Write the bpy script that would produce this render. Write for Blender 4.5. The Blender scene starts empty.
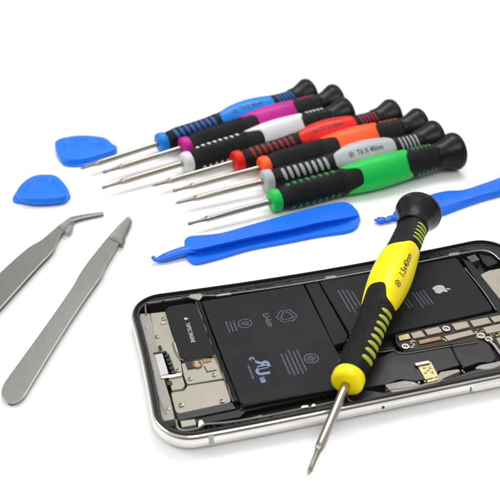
import bpy, bmesh, math, random
import numpy as np
from mathutils import Matrix, Vector
random.seed(4)
S = 0.001                                   # everything below is written in millimetres
scene = bpy.context.scene
COL = scene.collection

# ------------------------------------------------------------------ camera
CH, CT, CF, CR = 170.0, 0.58134, 783.8, -0.03099      # height, pitch, focal length (per 500 px), roll
_fw = np.array([0, math.cos(CT), -math.sin(CT)])
_r0 = np.array([1.0, 0, 0]); _u0 = np.array([0, math.sin(CT), math.cos(CT)])
_r = _r0*math.cos(CR)+_u0*math.sin(CR); _u = -_r0*math.sin(CR)+_u0*math.cos(CR)
cd = bpy.data.cameras.new('camera'); co = bpy.data.objects.new('camera', cd); COL.objects.link(co)
co.matrix_world = Matrix(((_r[0], _u[0], -_fw[0], 0), (_r[1], _u[1], -_fw[1], 0), (_r[2], _u[2], -_fw[2], CH*S), (0, 0, 0, 1)))
cd.sensor_width = 36; cd.sensor_fit = 'HORIZONTAL'; cd.lens = 36*CF/500
cd.clip_start = 0.005; cd.clip_end = 60
cd.dof.use_dof = True; cd.dof.focus_distance = 0.272; cd.dof.aperture_fstop = 22
scene.camera = co

# ------------------------------------------------------------------ world, light, exposure
w = bpy.data.worlds.new("World"); scene.world = w; w.use_nodes = True
w.node_tree.nodes['Background'].inputs['Color'].default_value = (1.0, 1.0, 1.0, 1)
w.node_tree.nodes['Background'].inputs['Strength'].default_value = 0.76
_nt = w.node_tree; _tc = _nt.nodes.new('ShaderNodeTexCoord'); _dt = _nt.nodes.new('ShaderNodeVectorMath'); _dt.operation = 'DOT_PRODUCT'
_dt.inputs[1].default_value = (-0.15, 0.55, 0.83)          # the room is bright above and behind the tools, dim behind the photographer
_mr = _nt.nodes.new('ShaderNodeMapRange'); _mr.interpolation_type = 'SMOOTHSTEP'
for _k, _v in (('From Min', -0.35), ('From Max', 0.45), ('To Min', 0.16), ('To Max', 1.0)): _mr.inputs[_k].default_value = _v
_nt.links.new(_tc.outputs['Generated'], _dt.inputs[0]); _nt.links.new(_dt.outputs['Value'], _mr.inputs['Value']); _nt.links.new(_mr.outputs['Result'], _nt.nodes['Background'].inputs['Color'])

def area(name, loc, target, size, power, color=(1, 1, 1)):
    d = bpy.data.lights.new(name, 'AREA'); d.shape = 'RECTANGLE'; d.size = size[0]; d.size_y = size[1]
    d.energy = power; d.color = color
    o = bpy.data.objects.new(name, d); COL.objects.link(o); o.location = loc
    o.rotation_euler = (Vector(target)-Vector(loc)).to_track_quat('-Z', 'Y').to_euler()
    return o
area('softbox_back', (0.10, 0.62, 0.62), (0.03, 0.22, 0), (0.50, 0.28), 2.7)
area('softbox_left', (-0.55, 0.30, 0.50), (0.0, 0.22, 0), (0.30, 0.30), 1.4)
area('softbox_front', (0.10, -0.25, 0.75), (0.05, 0.2, 0), (0.5, 0.3), 2.2)
scene.view_settings.view_transform = 'Standard'; scene.view_settings.look = 'None'
scene.view_settings.exposure = 0.0; scene.view_settings.gamma = 1.0

# ------------------------------------------------------------------ helpers
def at(u, v, z=0.0):
    """point (mm) on the plane of height z that stands at this place of the 500 px photograph"""
    d = _fw + _r*(u-250)/CF - _u*(v-250)/CF
    c = np.array([0, 0, CH]); return c + d*(z-CH)/d[2]

def srgb(r, g, b):
    f = lambda c: (c/255/12.92) if c/255 <= 0.04045 else ((c/255+0.055)/1.055)**2.4
    return (f(r), f(g), f(b), 1)

MATS = {}
def mat(name, color, rough=0.4, metal=0.0, spec=0.5, bump=0.0, bscale=2000.0, var=0.0, vscale=200.0, trans=0.0, ior=1.45, coat=0.0, aniso=None, sss=0.0, rvar=0.0, rot=None):
    if name in MATS: return MATS[name]
    m = bpy.data.materials.new(name); m.use_nodes = True; nt = m.node_tree; b = nt.nodes['Principled BSDF']
    b.inputs['Base Color'].default_value = color; b.inputs['Roughness'].default_value = rough
    b.inputs['Metallic'].default_value = metal; b.inputs['Specular IOR Level'].default_value = spec
    b.inputs['Transmission Weight'].default_value = trans; b.inputs['IOR'].default_value = ior
    b.inputs['Coat Weight'].default_value = coat; b.inputs['Coat Roughness'].default_value = 0.12
    if sss: 
        b.inputs['Subsurface Weight'].default_value = sss; b.inputs['Subsurface Radius'].default_value = (1, 1, 1); b.inputs['Subsurface Scale'].default_value = 0.001
    tc = nt.nodes.new('ShaderNodeTexCoord'); mp = nt.nodes.new('ShaderNodeMapping')
    if rot is None: nt.links.new(tc.outputs['Object'], mp.inputs['Vector'])
    else:
        m0 = nt.nodes.new('ShaderNodeMapping'); m0.inputs['Rotation'].default_value = (0, 0, -rot)
        nt.links.new(tc.outputs['Object'], m0.inputs['Vector']); nt.links.new(m0.outputs['Vector'], mp.inputs['Vector'])
    if aniso: mp.inputs['Scale'].default_value = aniso
    if var or rvar:
        n = nt.nodes.new('ShaderNodeTexNoise'); n.inputs['Scale'].default_value = vscale; n.inputs['Detail'].default_value = 5
        nt.links.new(mp.outputs['Vector'], n.inputs['Vector'])
    if var:
        mr = nt.nodes.new('ShaderNodeMapRange'); mr.inputs['From Min'].default_value = 0.3; mr.inputs['From Max'].default_value = 0.7
        mr.inputs['To Min'].default_value = 1-var; mr.inputs['To Max'].default_value = 1+var*0.6
        mx = nt.nodes.new('ShaderNodeVectorMath'); mx.operation = 'SCALE'; mx.inputs[0].default_value = color[:3]
        nt.links.new(n.outputs['Fac'], mr.inputs['Value']); nt.links.new(mr.outputs['Result'], mx.inputs['Scale'])
        nt.links.new(mx.outputs['Vector'], b.inputs['Base Color'])
    if rvar:
        mr2 = nt.nodes.new('ShaderNodeMapRange'); mr2.inputs['From Min'].default_value = 0.3; mr2.inputs['From Max'].default_value = 0.7
        mr2.inputs['To Min'].default_value = max(0.02, rough-rvar); mr2.inputs['To Max'].default_value = rough+rvar
        nt.links.new(n.outputs['Fac'], mr2.inputs['Value']); nt.links.new(mr2.outputs['Result'], b.inputs['Roughness'])
    if bump:
        n2 = nt.nodes.new('ShaderNodeTexNoise'); n2.inputs['Scale'].default_value = bscale; n2.inputs['Detail'].default_value = 4
        nt.links.new(mp.outputs['Vector'], n2.inputs['Vector'])
        bp = nt.nodes.new('ShaderNodeBump'); bp.inputs['Strength'].default_value = bump; bp.inputs['Distance'].default_value = 0.0001
        nt.links.new(n2.outputs['Fac'], bp.inputs['Height']); nt.links.new(bp.outputs['Normal'], b.inputs['Normal'])
    MATS[name] = m; return m

def empty(name, loc, rotz=0.0, matrix=None):
    o = bpy.data.objects.new(name, None); COL.objects.link(o); o.empty_display_size = 0.01
    if matrix is not None: o.matrix_world = matrix
    else: o.location = [c*S for c in loc]; o.rotation_euler = (0, 0, rotz)
    return o
def tag(o, label=None, cat=None, group=None, kind=None):
    if label: o['label'] = label
    if cat: o['category'] = cat
    if group: o['group'] = group
    if kind: o['kind'] = kind
    return o
def obj(name, bm, mats, parent=None, smooth=True, bevel=0.0, seg=2, angle=35):
    bmesh.ops.scale(bm, vec=(S, S, S), verts=bm.verts)
    me = bpy.data.meshes.new(name); bm.normal_update(); bm.to_mesh(me); bm.free()
    for m in (mats if isinstance(mats, (list, tuple)) else [mats]): me.materials.append(m)
    if smooth:
        for f in me.polygons: f.use_smooth = True
    o = bpy.data.objects.new(name, me); COL.objects.link(o)
    if parent is not None: o.parent = parent
    if bevel:
        b = o.modifiers.new('bevel', 'BEVEL'); b.width = bevel*S; b.segments = seg; b.limit_method = 'ANGLE'; b.angle_limit = math.radians(angle)
        b.harden_normals = True
    if smooth:
        me.set_sharp_from_angle(angle=math.radians(angle)) if not bevel else None
    return o

def prism(bm, poly, z0, z1, m=0):
    """closed prism over a polygon (list of x,y); z0/z1 may be functions of x,y"""
    f0 = z0 if callable(z0) else (lambda x, y: z0); f1 = z1 if callable(z1) else (lambda x, y: z1)
    a = sum(poly[i][0]*poly[(i+1) % len(poly)][1]-poly[(i+1) % len(poly)][0]*poly[i][1] for i in range(len(poly)))
    if a < 0: poly = list(reversed(poly))
    b = [bm.verts.new((x, y, f0(x, y))) for x, y in poly]; t = [bm.verts.new((x, y, f1(x, y))) for x, y in poly]
    n = len(poly); fs = [bm.faces.new(t), bm.faces.new(list(reversed(b)))]
    for i in range(n): fs.append(bm.faces.new((b[i], b[(i+1) % n], t[(i+1) % n], t[i])))
    for f in fs: f.material_index = m
    return fs

def grid(bm, P, closed_v=False, closed_u=False, m=0, flip=False):
    """P[i][j] points -> quads"""
    V = [[bm.verts.new(p) for p in row] for row in P]; n = len(V); k = len(V[0])
    for i in range(n if closed_u else n-1):
        for j in range(k if closed_v else k-1):
            q = (V[i][j], V[i][(j+1) % k], V[(i+1) % n][(j+1) % k], V[(i+1) % n][j])
            f = bm.faces.new(q if not flip else q[::-1]); f.material_index = m
    return V

def lathe(bm, prof, axis='x', n=64, m=0, caps=True):
    P = []
    for t, r in prof:
        if axis == 'x': P.append([(t, r*math.cos(2*math.pi*j/n), r*math.sin(2*math.pi*j/n)) for j in range(n)])
        else: P.append([(r*math.cos(2*math.pi*j/n), r*math.sin(2*math.pi*j/n), t) for j in range(n)])
    V = grid(bm, P, closed_v=True, m=m)
    if caps:
        for row in (V[0], V[-1]):
            f = bm.faces.new(row); f.material_index = m
    bmesh.ops.recalc_face_normals(bm, faces=bm.faces)

def rrect(cx, cy, hx, hy, r, n=6, rot=0.0):
    out = []
    for sx, sy, a0 in ((1, -1, -90), (1, 1, 0), (-1, 1, 90), (-1, -1, 180)):
        for k in range(n+1):
            a = math.radians(a0+90*k/n); out.append((sx*(hx-r)+r*math.cos(a), sy*(hy-r)+r*math.sin(a)))
    c, s = math.cos(rot), math.sin(rot)
    return [(cx+x*c-y*s, cy+x*s+y*c) for x, y in out]

def roundpoly(poly, r, n=4):
    """round the corners of a polygon"""
    out = []; k = len(poly)
    for i in range(k):
        p0, p, p1 = (np.array(poly[(i-1) % k], float), np.array(poly[i], float), np.array(poly[(i+1) % k], float))
        a, b = p0-p, p1-p; la, lb = np.linalg.norm(a), np.linalg.norm(b)
        d = min(r, la*0.48, lb*0.48); s, e = p+a/la*d, p+b/lb*d
        for j in range(n+1):
            t = j/n; q = (1-t)**2*s+2*t*(1-t)*p+t*t*e; out.append((q[0], q[1]))
    return out

def spline(pts, n):
    """Catmull-Rom through points (any dimension), n samples"""
    P = np.array(pts, float); d = np.r_[0, np.cumsum(np.linalg.norm(np.diff(P, axis=0), axis=1))]
    T = np.linspace(0, d[-1], n); out = []
    for t in T:
        i = min(max(np.searchsorted(d, t)-1, 0), len(P)-2); u = (t-d[i])/(d[i+1]-d[i])
        p1, p2 = P[i], P[i+1]; p0 = P[i-1] if i > 0 else 2*p1-p2; p3 = P[i+2] if i+2 < len(P) else 2*p2-p1
        out.append(0.5*((2*p1)+(-p0+p2)*u+(2*p0-5*p1+4*p2-p3)*u*u+(-p0+3*p1-3*p2+p3)*u**3))
    return np.array(out)

def tube(bm, pts, rad, n=12, m=0, flat=1.0):
    pts = [Vector(p) for p in pts]; P = []
    for i, p in enumerate(pts):
        t = (pts[min(i+1, len(pts)-1)]-pts[max(i-1, 0)]).normalized()
        s = t.cross(Vector((0, 0, 1))); s = s.normalized() if s.length > 1e-4 else Vector((1, 0, 0)); u = s.cross(t)
        r = rad[i] if isinstance(rad, (list, tuple, np.ndarray)) else rad
        P.append([tuple(p+s*(r*math.cos(2*math.pi*j/n))+u*(r*flat*math.sin(2*math.pi*j/n))) for j in range(n)])
    V = grid(bm, P, closed_v=True, m=m)
    for row in (V[0], V[-1]): bm.faces.new(row).material_index = m
    bmesh.ops.recalc_face_normals(bm, faces=bm.faces)

def text_tris(s, size=1.0, offset=0.0, align='CENTER', sx=1.0):
    """2-D triangles of a piece of writing, in its own x (reading direction) and y (up)"""
    c = bpy.data.curves.new('t', 'FONT'); c.body = s; c.size = size; c.offset = offset; c.align_x = align; c.align_y = 'CENTER'; c.resolution_u = 4
    o = bpy.data.objects.new('t', c); COL.objects.link(o); bpy.context.view_layer.update()
    me = bpy.data.meshes.new_from_object(o.evaluated_get(bpy.context.evaluated_depsgraph_get()))
    me.calc_loop_triangles(); V = [(v.co.x*sx, v.co.y) for v in me.vertices]
    T = [tuple(t.vertices) for t in me.loop_triangles]
    bpy.data.objects.remove(o); bpy.data.curves.remove(c); bpy.data.meshes.remove(me)
    return V, T
def strokes(pts, w, closed=False):
    P = np.array(pts, float); n = len(P); V = []; T = []
    for i in range(n):
        a = P[(i-1) % n] if (closed or i > 0) else P[i]; b = P[(i+1) % n] if (closed or i < n-1) else P[i]
        t = b-a; t = t/(np.linalg.norm(t)+1e-9); q = np.array([-t[1], t[0]])*w/2
        V += [tuple(P[i]+q), tuple(P[i]-q)]
    for i in range(n if closed else n-1):
        j = (i+1) % n; T += [(2*i, 2*i+1, 2*j+1), (2*i, 2*j+1, 2*j)]
    return V, T
def fillpoly(pts):
    from mathutils.geometry import tessellate_polygon
    T = tessellate_polygon([[Vector((p[0], p[1], 0)) for p in pts]]); return list(pts), [tuple(t) for t in T]
def circ(cx, cy, r, n=32): return [(cx+r*math.cos(2*math.pi*k/n), cy+r*math.sin(2*math.pi*k/n)) for k in range(n)]
def xf(VT, sx=1, sy=1, dx=0, dy=0): return [(x*sx+dx, y*sy+dy) for x, y in VT[0]], VT[1]
def ink(bm, VT, f):
    """lay 2-D triangles on a surface through the map f(x, y) -> 3-D; faces turned outwards by orient"""
    V = [bm.verts.new(f(x, y)) for x, y in VT[0]]
    for t in VT[1]:
        try: bm.faces.new([V[i] for i in t])
        except ValueError: pass

# ------------------------------------------------------------------ table
M_TABLE = mat('white_table', (0.89, 0.89, 0.885, 1), 0.55, spec=0.25)
bm = bmesh.new()
rows = []
for y, z in [(-1500, 0), (1400, 0)]+[(1400+500*math.sin(math.radians(a)), 500-500*math.cos(math.radians(a))) for a in range(10, 91, 10)]+[(1900, 2000)]:
    rows.append([(-2500, y, z), (2500, y, z)])
grid(bm, rows, flip=True)
tag(obj('table_surface', bm, M_TABLE), 'seamless white table surface under all the tools', kind='structure')

# ------------------------------------------------------------------ smartphone
PX, PY, PA = -27.679, 151.149, 0.23267
pc, ps = math.cos(PA), math.sin(PA)
def L(u, v, z):
    q = at(u, v, z); x, y = q[0]-PX, q[1]-PY
    return (x*pc+y*ps, -x*ps+y*pc)
PLEN, PWID, PRAD = 143.6, 70.9, 12.0
def warp(x, y):
    fx, fy = min(max(x/PLEN, 0), 1), min(max(y/PWID, 0), 1)
    return (x+(1-fx)*0.9*math.sin(math.pi*fy), y-fy*(2.9*math.sin(math.pi*fx)-1.3)+(1-fy)*1.5*math.exp(-max(x, 0)/16))
def outline(d, n=12):
    r = max(PRAD-d, 1.0)
    base = []
    cs = [(PLEN-PRAD, PRAD, -90), (PLEN-PRAD, PWID-PRAD, 0), (PRAD, PWID-PRAD, 90), (PRAD, PRAD, 180)]
    for cx, cy, a0 in cs:
        for k in range(n+1):
            a = math.radians(a0+90*k/n); base.append((cx+r*math.cos(a), cy+r*math.sin(a)))
    out = []
    for i in range(len(base)):
        a, b = base[i], base[(i+1) % len(base)]; ln = math.hypot(b[0]-a[0], b[1]-a[1]); k = 14 if ln > 20 else 1
        for j in range(k): out.append(warp(a[0]+(b[0]-a[0])*j/k, a[1]+(b[1]-a[1])*j/k))
    return out
def ring(bm, prof, m=0, closed=False):
    P = [[(x, y, z) for x, y in outline(d)] for d, z in prof]
    V = grid(bm, P, closed_v=True, closed_u=closed, m=m); return V

phone = empty('smartphone', (PX, PY, 0), PA)
tag(phone, 'opened smartphone without its screen, batteries and circuit boards showing, lying on the table', 'smartphone')
M_STEEL = mat('polished_steel_band', srgb(232, 229, 224), 0.11, metal=1.0, var=0.05, vscale=90, rvar=0.05)
M_BACKG = mat('back_glass', srgb(225, 224, 220), 0.1, spec=0.5)
M_GASK = mat('black_gasket', (0.010, 0.010, 0.011, 1), 0.42, spec=0.35, bump=0.3, bscale=900, rvar=0.1)
M_LEDGE = mat('dark_ledge', (0.018, 0.018, 0.019, 1), 0.5, spec=0.4, bump=0.6, bscale=600, var=0.4, vscale=500)
M_INNER = mat('inner_plate', (0.012, 0.012, 0.013, 1), 0.5, spec=0.35, var=0.4, vscale=300, bump=0.4)
M_BAT = mat('battery_wrap', (0.0165, 0.0172, 0.0195, 1), 0.55, spec=0.15, bump=0.45, bscale=110, var=0.22, vscale=60, rvar=0.10)
M_BATE = mat('battery_edge_tape', (0.008, 0.008, 0.009, 1), 0.4, spec=0.3, bump=0.2)
M_BEIGE = mat('nickel_plate', srgb(162, 157, 143), 0.5, metal=0.3, var=0.16, vscale=160, bump=0.4, bscale=300, rvar=0.15)
M_STRIP = mat('grey_aluminium', srgb(152, 148, 142), 0.5, metal=0.2, var=0.10, vscale=150, bump=0.15)
M_SILV = mat('bright_bracket', srgb(165, 162, 154), 0.3, metal=0.8, var=0.2, vscale=400, bump=0.3, bscale=700)
M_WHITEP = mat('white_port_plastic', srgb(190, 190, 192), 0.4)
M_BLK = mat('black_plastic_part', (0.012, 0.012, 0.013, 1), 0.35, spec=0.4, bump=0.1)
M_TAPE = mat('black_tape', (0.014, 0.014, 0.017, 1), 0.38, spec=0.4, bump=0.5, bscale=160, rvar=0.12, vscale=100)
M_PCB = mat('dark_circuit_board', (0.020, 0.014, 0.010, 1), 0.45, spec=0.4, var=0.5, vscale=900, bump=0.4, bscale=1500)
M_GOLD = mat('gold_contact', srgb(176, 166, 124), 0.32, metal=0.9, var=0.25, vscale=900, bump=0.3)
M_COPPER = mat('copper_connector', srgb(150, 112, 84), 0.4, metal=0.7, var=0.3, vscale=1200)
M_SHIELD = mat('shield_can', srgb(158, 150, 136), 0.42, metal=0.45, var=0.10, vscale=200, bump=0.2, rvar=0.1)
M_SCREW = mat('screw_steel', srgb(190, 186, 176), 0.28, metal=1.0)
M_INK = mat('grey_print', srgb(100, 103, 115), 0.6, spec=0.2)
M_INKB = mat('pale_blue_print', srgb(124, 138, 162), 0.6, spec=0.2)
M_INKW = mat('white_print', srgb(182, 182, 188), 0.6, spec=0.2)
M_ANT = mat('antenna_plastic', srgb(176, 176, 172), 0.45)
M_CABLE = mat('cable_metal', srgb(150, 142, 128), 0.35, metal=0.8)
M_BRONZE = mat('amber_flex', srgb(140, 96, 40), 0.35, spec=0.5)

bm = bmesh.new()
V = ring(bm, [(3.6, 0.0), (2.6, 0.15), (1.9, 0.55), (1.6, 0.95), (3.0, 0.95)]); bm.faces.new(V[0][::-1])
bmesh.ops.recalc_face_normals(bm, faces=bm.faces); obj('back_cover', bm, M_BACKG, phone)
bm = bmesh.new()
ring(bm, [(1.9, 0.96), (1.5, 1.0), (0.8, 1.4), (0.25, 2.2), (0.0, 3.4), (0.08, 4.6), (0.35, 5.5), (0.8, 6.05), (1.15, 6.2), (1.5, 6.2), (2.1, 0.96)], closed=True)
bmesh.ops.recalc_face_normals(bm, faces=bm.faces); frame = obj('frame', bm, M_STEEL, phone)
bm = bmesh.new()
ring(bm, [(1.0, 6.22), (1.05, 6.6), (1.3, 6.85), (1.75, 6.85), (1.95, 6.3), (2.1, 5.9), (2.9, 5.8), (3.1, 5.3), (3.1, 1.0), (1.52, 1.0), (1.52, 6.22)], closed=True)
bmesh.ops.recalc_face_normals(bm, faces=bm.faces); obj('display_gasket', bm, M_GASK, phone)
bm = bmesh.new(); prism(bm, outline(3.15), 1.0, 2.2); obj('inner_plate', bm, M_INNER, phone, smooth=False)

def part(name, pix, z, zb, m, parent=phone, rnd=0.0, bevel=0.12, smooth=False):
    poly = [L(u, v, z) for u, v in pix]
    if rnd: poly = roundpoly(poly, rnd)
    bm = bmesh.new(); prism(bm, poly, zb, z); bmesh.ops.recalc_face_normals(bm, faces=bm.faces)
    return obj(name, bm, m, parent, smooth=bool(bevel), bevel=bevel)

# far ledge and its bright lip
part('ledge_strip', [(146, 298), (180, 292.6), (220, 287.8), (310, 273.3), (372, 262), (426, 252.5), (462, 245.8), (480, 243), (492, 245), (500, 248), (512, 256), (506, 262), (494, 254), (480, 251), (462, 254), (420, 262), (372, 271), (310, 282), (262, 289.5), (216, 295.5), (198, 297), (147, 304.5)], 5.6, 2.1, M_LEDGE)
lip = [(146, 313.5), (145.5, 304.5), (150, 303), (198, 295.6), (216, 295.6), (262, 289.6), (310, 282.2), (372, 271), (420, 262), (462, 253.6), (480, 250.6), (491, 252.6), (500, 260)]
bm = bmesh.new(); tube(bm, [(*L(u, v, 5.5), 5.5) for u, v in spline(lip, 90)], 0.33, 8); obj('bracket_lip', bm, M_SILV, phone)
for pix in ([(188, 297), (190, 294.5), (201, 293.2), (203, 295.5), (201, 298.2), (199, 300), (195, 299)], [(216, 296.2), (217, 294.4), (231, 292.2), (232, 294)], [(324, 279.5), (326, 276.4), (335, 275), (338, 277.2)], [(448, 256), (449, 253.2), (459, 252), (460, 254.2)]):
    part('clip', pix, 6.0, 5.2, M_SILV, rnd=0.4)

# bottom end: bracket, speaker plates, port, vibration motor
part('port_bracket', [(135, 316), (142, 313.5), (150, 313.3), (152, 324), (154, 338), (163, 375), (170, 398), (175, 419), (163, 421), (157, 402), (146, 368), (139, 340)], 4.9, 2.1, M_STRIP, rnd=0.5)
part('antenna_plate', [(150.4, 313.2), (165.5, 311.6), (172, 334), (177, 345), (181, 362), (182.5, 375), (175, 378.5), (169, 360), (166, 351), (156, 351.5), (153.5, 338)], 4.6, 2.1, M_BEIGE, rnd=0.4)
part('speaker_cover', [(181.5, 363.5), (215, 355.5), (223.5, 378.2), (187.5, 384.3), (184, 376)], 4.6, 2.1, M_BEIGE, rnd=0.3)
part('groove_line', [(203.4, 366), (204.6, 365.7), (207.6, 371.2), (216.5, 369.4), (217, 370.6), (206.8, 372.8)], 4.63, 4.0, M_BLK, bevel=0)
part('speaker_box', [(171, 392.5), (184.2, 390.6), (187.5, 385.4), (224.3, 380), (231, 400.5), (229, 402.6), (178.5, 413.5), (175.5, 411)], 4.5, 2.1, M_BEIGE, rnd=0.6)
part('bracket_tab', [(168.5, 377.8), (182, 375.4), (185, 385), (182.5, 388.8), (172, 390.3)], 4.75, 2.1, M_BEIGE, rnd=0.4)
port = part('charging_port', [(154.8, 354.6), (162.3, 353.2), (168.6, 373.6), (160.2, 375.8)], 5.3, 2.1, M_WHITEP, rnd=0.3)
bm = bmesh.new()
for k in range(5):
    u, v = 164.6+1.55*k, 354.6+4.1*k
    prism(bm, [L(u, v, 5.1), L(u+4.4, v-0.7, 5.1), L(u+5.2, v+1.8, 5.1), L(u+0.8, v+2.5, 5.1)], 2.1, 5.1)
obj('port_contacts', bm, M_BLK, phone, smooth=False)
bm = bmesh.new()
prism(bm, [L(u, v, 5.0) for u, v in ((153, 352.6), (166, 350.6), (167, 352.6), (154, 354.5))], 2.1, 5.0)
prism(bm, rrect(*L(160, 347.5, 5.0), 0.5, 1.1, 0.3), 2.1, 5.0); prism(bm, rrect(*L(169.5, 383, 5.0), 0.8, 0.9, 0.4), 2.1, 5.0)
obj('port_shroud', bm, M_BLK, phone, smooth=False)
part('bright_clip', [(160.5, 376), (169, 374.6), (181.4, 373.2), (181.8, 375.4), (170, 377.6), (161, 378.2)], 5.35, 4.6, M_SCREW)
bm = bmesh.new()
for u, v in ((147.8, 355), (152.6, 372), (150, 363)): lathe_c = L(u, v, 4.95); prism(bm, circ(lathe_c[0], lathe_c[1], 0.42, 14), 4.0, 4.97)
obj('screw_hole', bm, M_BLK, phone, smooth=False)
motor = part('vibration_motor', [(165, 309.6), (170, 305.8), (192, 302.8), (196, 304.2), (214.8, 353.2), (212, 356.2), (184, 359.5), (180, 357.4)], 5.4, 2.1, M_BAT, rnd=0.5, bevel=0.2)
bm = bmesh.new(); tube(bm, [(*L(u, v, 4.9), 4.9) for u, v in spline([(173, 343), (175, 350), (179.5, 357.5), (184, 360), (213, 356.3), (215.8, 352.5), (199, 309)], 50)], 0.35, 8)
obj('motor_frame', bm, M_CABLE, phone)
part('motor_tab', [(172.5, 343), (176, 342), (178.5, 350), (181, 354.5), (178, 356), (174.5, 350)], 5.1, 3.0, M_SILV, rnd=0.3)
bm = bmesh.new(); tube(bm, [(*L(u, v, 4.9), 4.9) for u, v in spline([(194, 362), (193, 365), (196, 367.5), (200, 367), (201.5, 364), (199, 361)], 24)], 0.28, 8)
obj('flex_loop', bm, M_BRONZE, phone)
part('groove_line', [(186, 384.6), (223.8, 378.6), (224, 379.6), (186.2, 385.6)], 4.62, 4.0, M_BLK, bevel=0)

# cable bundle between motor and battery
for off, m_, r_ in ((0, M_BATE, 0.9), (-2.6, M_CABLE, 0.22), (1.6, M_CABLE, 0.16)):
    bm = bmesh.new()
    pts = spline([(198.5+off, 302), (204+off, 318), (212+off, 340), (221+off, 364), (230+off, 386), (236+off, 402)], 60)
    tube(bm, [(*L(u+0.25*math.sin(i*0.9), v, 5.0), 4.7+(0.3 if r_ < 0.5 else 0)+0.1*math.sin(i*0.7+off)) for i, (u, v) in enumerate(pts)], r_, 8)
    obj('antenna_cable' if r_ < 0.5 else 'battery_flex', bm, m_, phone)

# lower side: speaker wall, metal clips
part('speaker_wall', [(176, 414.4), (232, 402.2), (236, 408.4), (178.5, 420.6)], 4.7, 2.1, M_BLK)
part('lower_rail', [(178, 422), (238, 409.6), (244, 405.6), (338, 387.6), (340, 391.6), (246, 411), (240, 417), (204, 423)], 4.2, 2.1, M_BATE)
part('clip_plate', [(180, 421), (194.8, 418.8), (196.4, 424.6), (182, 427.2)], 5.2, 2.1, M_BEIGE, rnd=0.3)
part('clip_plate', [(198.5, 420.6), (202, 419.4), (204.6, 424), (203, 426.6), (198, 428)], 5.2, 2.1, M_SILV, rnd=0.3)
bm = bmesh.new(); tube(bm, [(*L(u, v, 5.3), 5.3) for u, v in spline([(176, 420), (178, 428), (184, 430.6), (197, 428.8), (205, 424.6), (222, 423.2), (234, 421.6), (248, 419.4), (262, 416)], 60)], 0.36, 8)
obj('bracket_wire', bm, M_SILV, phone)
bm = bmesh.new(); tube(bm, [(*L(u, v, 5.6), 5.6) for u, v in spline([(236, 421.5), (262, 417), (300, 409.2), (318, 405.6), (338, 401)], 40)], 0.30, 8)
obj('bracket_lip', bm, M_CABLE, phone)
for pix in ([(300.5, 408), (302, 405.6), (308, 405), (309, 407)], [(311, 407), (312, 404), (315, 403.6), (316, 406)]):
    part('clip', pix, 6.1, 5.2, M_SILV, rnd=0.3)

# batteries
bat1 = part('battery', [(201.5, 301), (303.5, 284.2), (330.4, 338), (345, 366), (347, 386.5), (243.6, 405), (240, 402), (222, 356)], 5.4, 2.1, M_BAT, rnd=0.8, bevel=0.35)
part('battery_seam', [(305, 284), (318.2, 281.6), (348, 335), (345, 342), (334, 345)], 5.15, 2.1, M_BAT, bevel=0.25)
bat2 = part('battery', [(319.4, 281.6), (455.5, 257.4), (458, 259), (492.5, 307.4), (490.5, 310.6), (362, 339.4), (352, 337)], 5.4, 2.1, M_BAT, rnd=0.8, bevel=0.35)
bm = bmesh.new(); tube(bm, [(*L(u, v, 5.2), 5.2) for u, v in spline([(465, 268), (469, 273), (477, 283), (486, 295), (496, 310)], 30)], 0.18, 8)
obj('antenna_cable', bm, M_CABLE, phone)
part('battery_edge', [(461.5, 258), (471, 262), (479, 272), (500, 302), (500, 316), (496, 310), (476, 280)], 4.6, 2.1, M_BATE)

# top end
part('camera_bracket', [(466.5, 256.6), (475, 254.2), (480, 259.6), (471.5, 262.4)], 4.9, 2.1, mat('dark_nickel', srgb(92, 88, 84), 0.45, metal=0.6, var=0.3, vscale=500), rnd=0.3)
part('sensor_housing', [(478.5, 253.6), (484, 252.6), (494, 256), (498, 263), (488, 266.4), (483, 262)], 4.6, 2.1, M_BLK, rnd=0.5)
part('camera_shield', [(480.5, 274.6), (489, 270.4), (504, 267.6), (520, 296), (503, 299.6), (498.8, 297.5)], 5.0, 2.1, M_BEIGE, rnd=0.6)

# logic board
board = part('logic_board', [(396, 343.5), (394.5, 333.5), (432, 326.5), (500, 311.5), (520, 307), (528, 345), (504, 356), (494, 341), (482, 340.5), (450, 344.4), (404, 352)], 4.5, 2.1, M_PCB, bevel=0.1)
SH = [[(397.6, 335.8), (408.4, 333.2), (411.2, 338.2), (399.4, 340.4)], [(410.4, 333), (421.4, 330.4), (425.6, 336), (413.4, 338.4)],
      [(424, 329.6), (438.6, 326.4), (443, 331.6), (428, 335)], [(451.4, 323.6), (466.6, 321), (470.4, 326.6), (456, 330.2)],
      [(469.6, 320.6), (487.6, 317.2), (491.6, 322.6), (474, 326.6)], [(489.8, 317), (504, 314), (508, 319), (494.6, 322.2)],
      [(444, 336), (471, 329.6), (475, 333.8), (448.5, 340.6)], [(482.6, 327.4), (508, 321.8), (514, 328), (487, 333.6)],
      [(496, 338), (512, 334.6), (514, 342), (500, 345)]]
for i, s_ in enumerate(SH): part('shield', s_, 5.1, 4.4, M_GOLD if i == 0 else M_SHIELD, parent=board, rnd=0.3, bevel=0.15)
cn = part('connector', [(418, 340.6), (440, 336.2), (442, 339.2), (420, 344)], 5.0, 4.4, M_COPPER, parent=board, rnd=0.2)
bm = bmesh.new()
for k in range(9):
    u, v = 421+2.1*k, 341.2-0.44*k; q = L(u, v, 5.0); prism(bm, rrect(q[0], q[1], 0.16, 0.34, 0.1, n=2), 4.9, 5.05)
obj('connector_pins', bm, M_GOLD, board, smooth=False)
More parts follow.
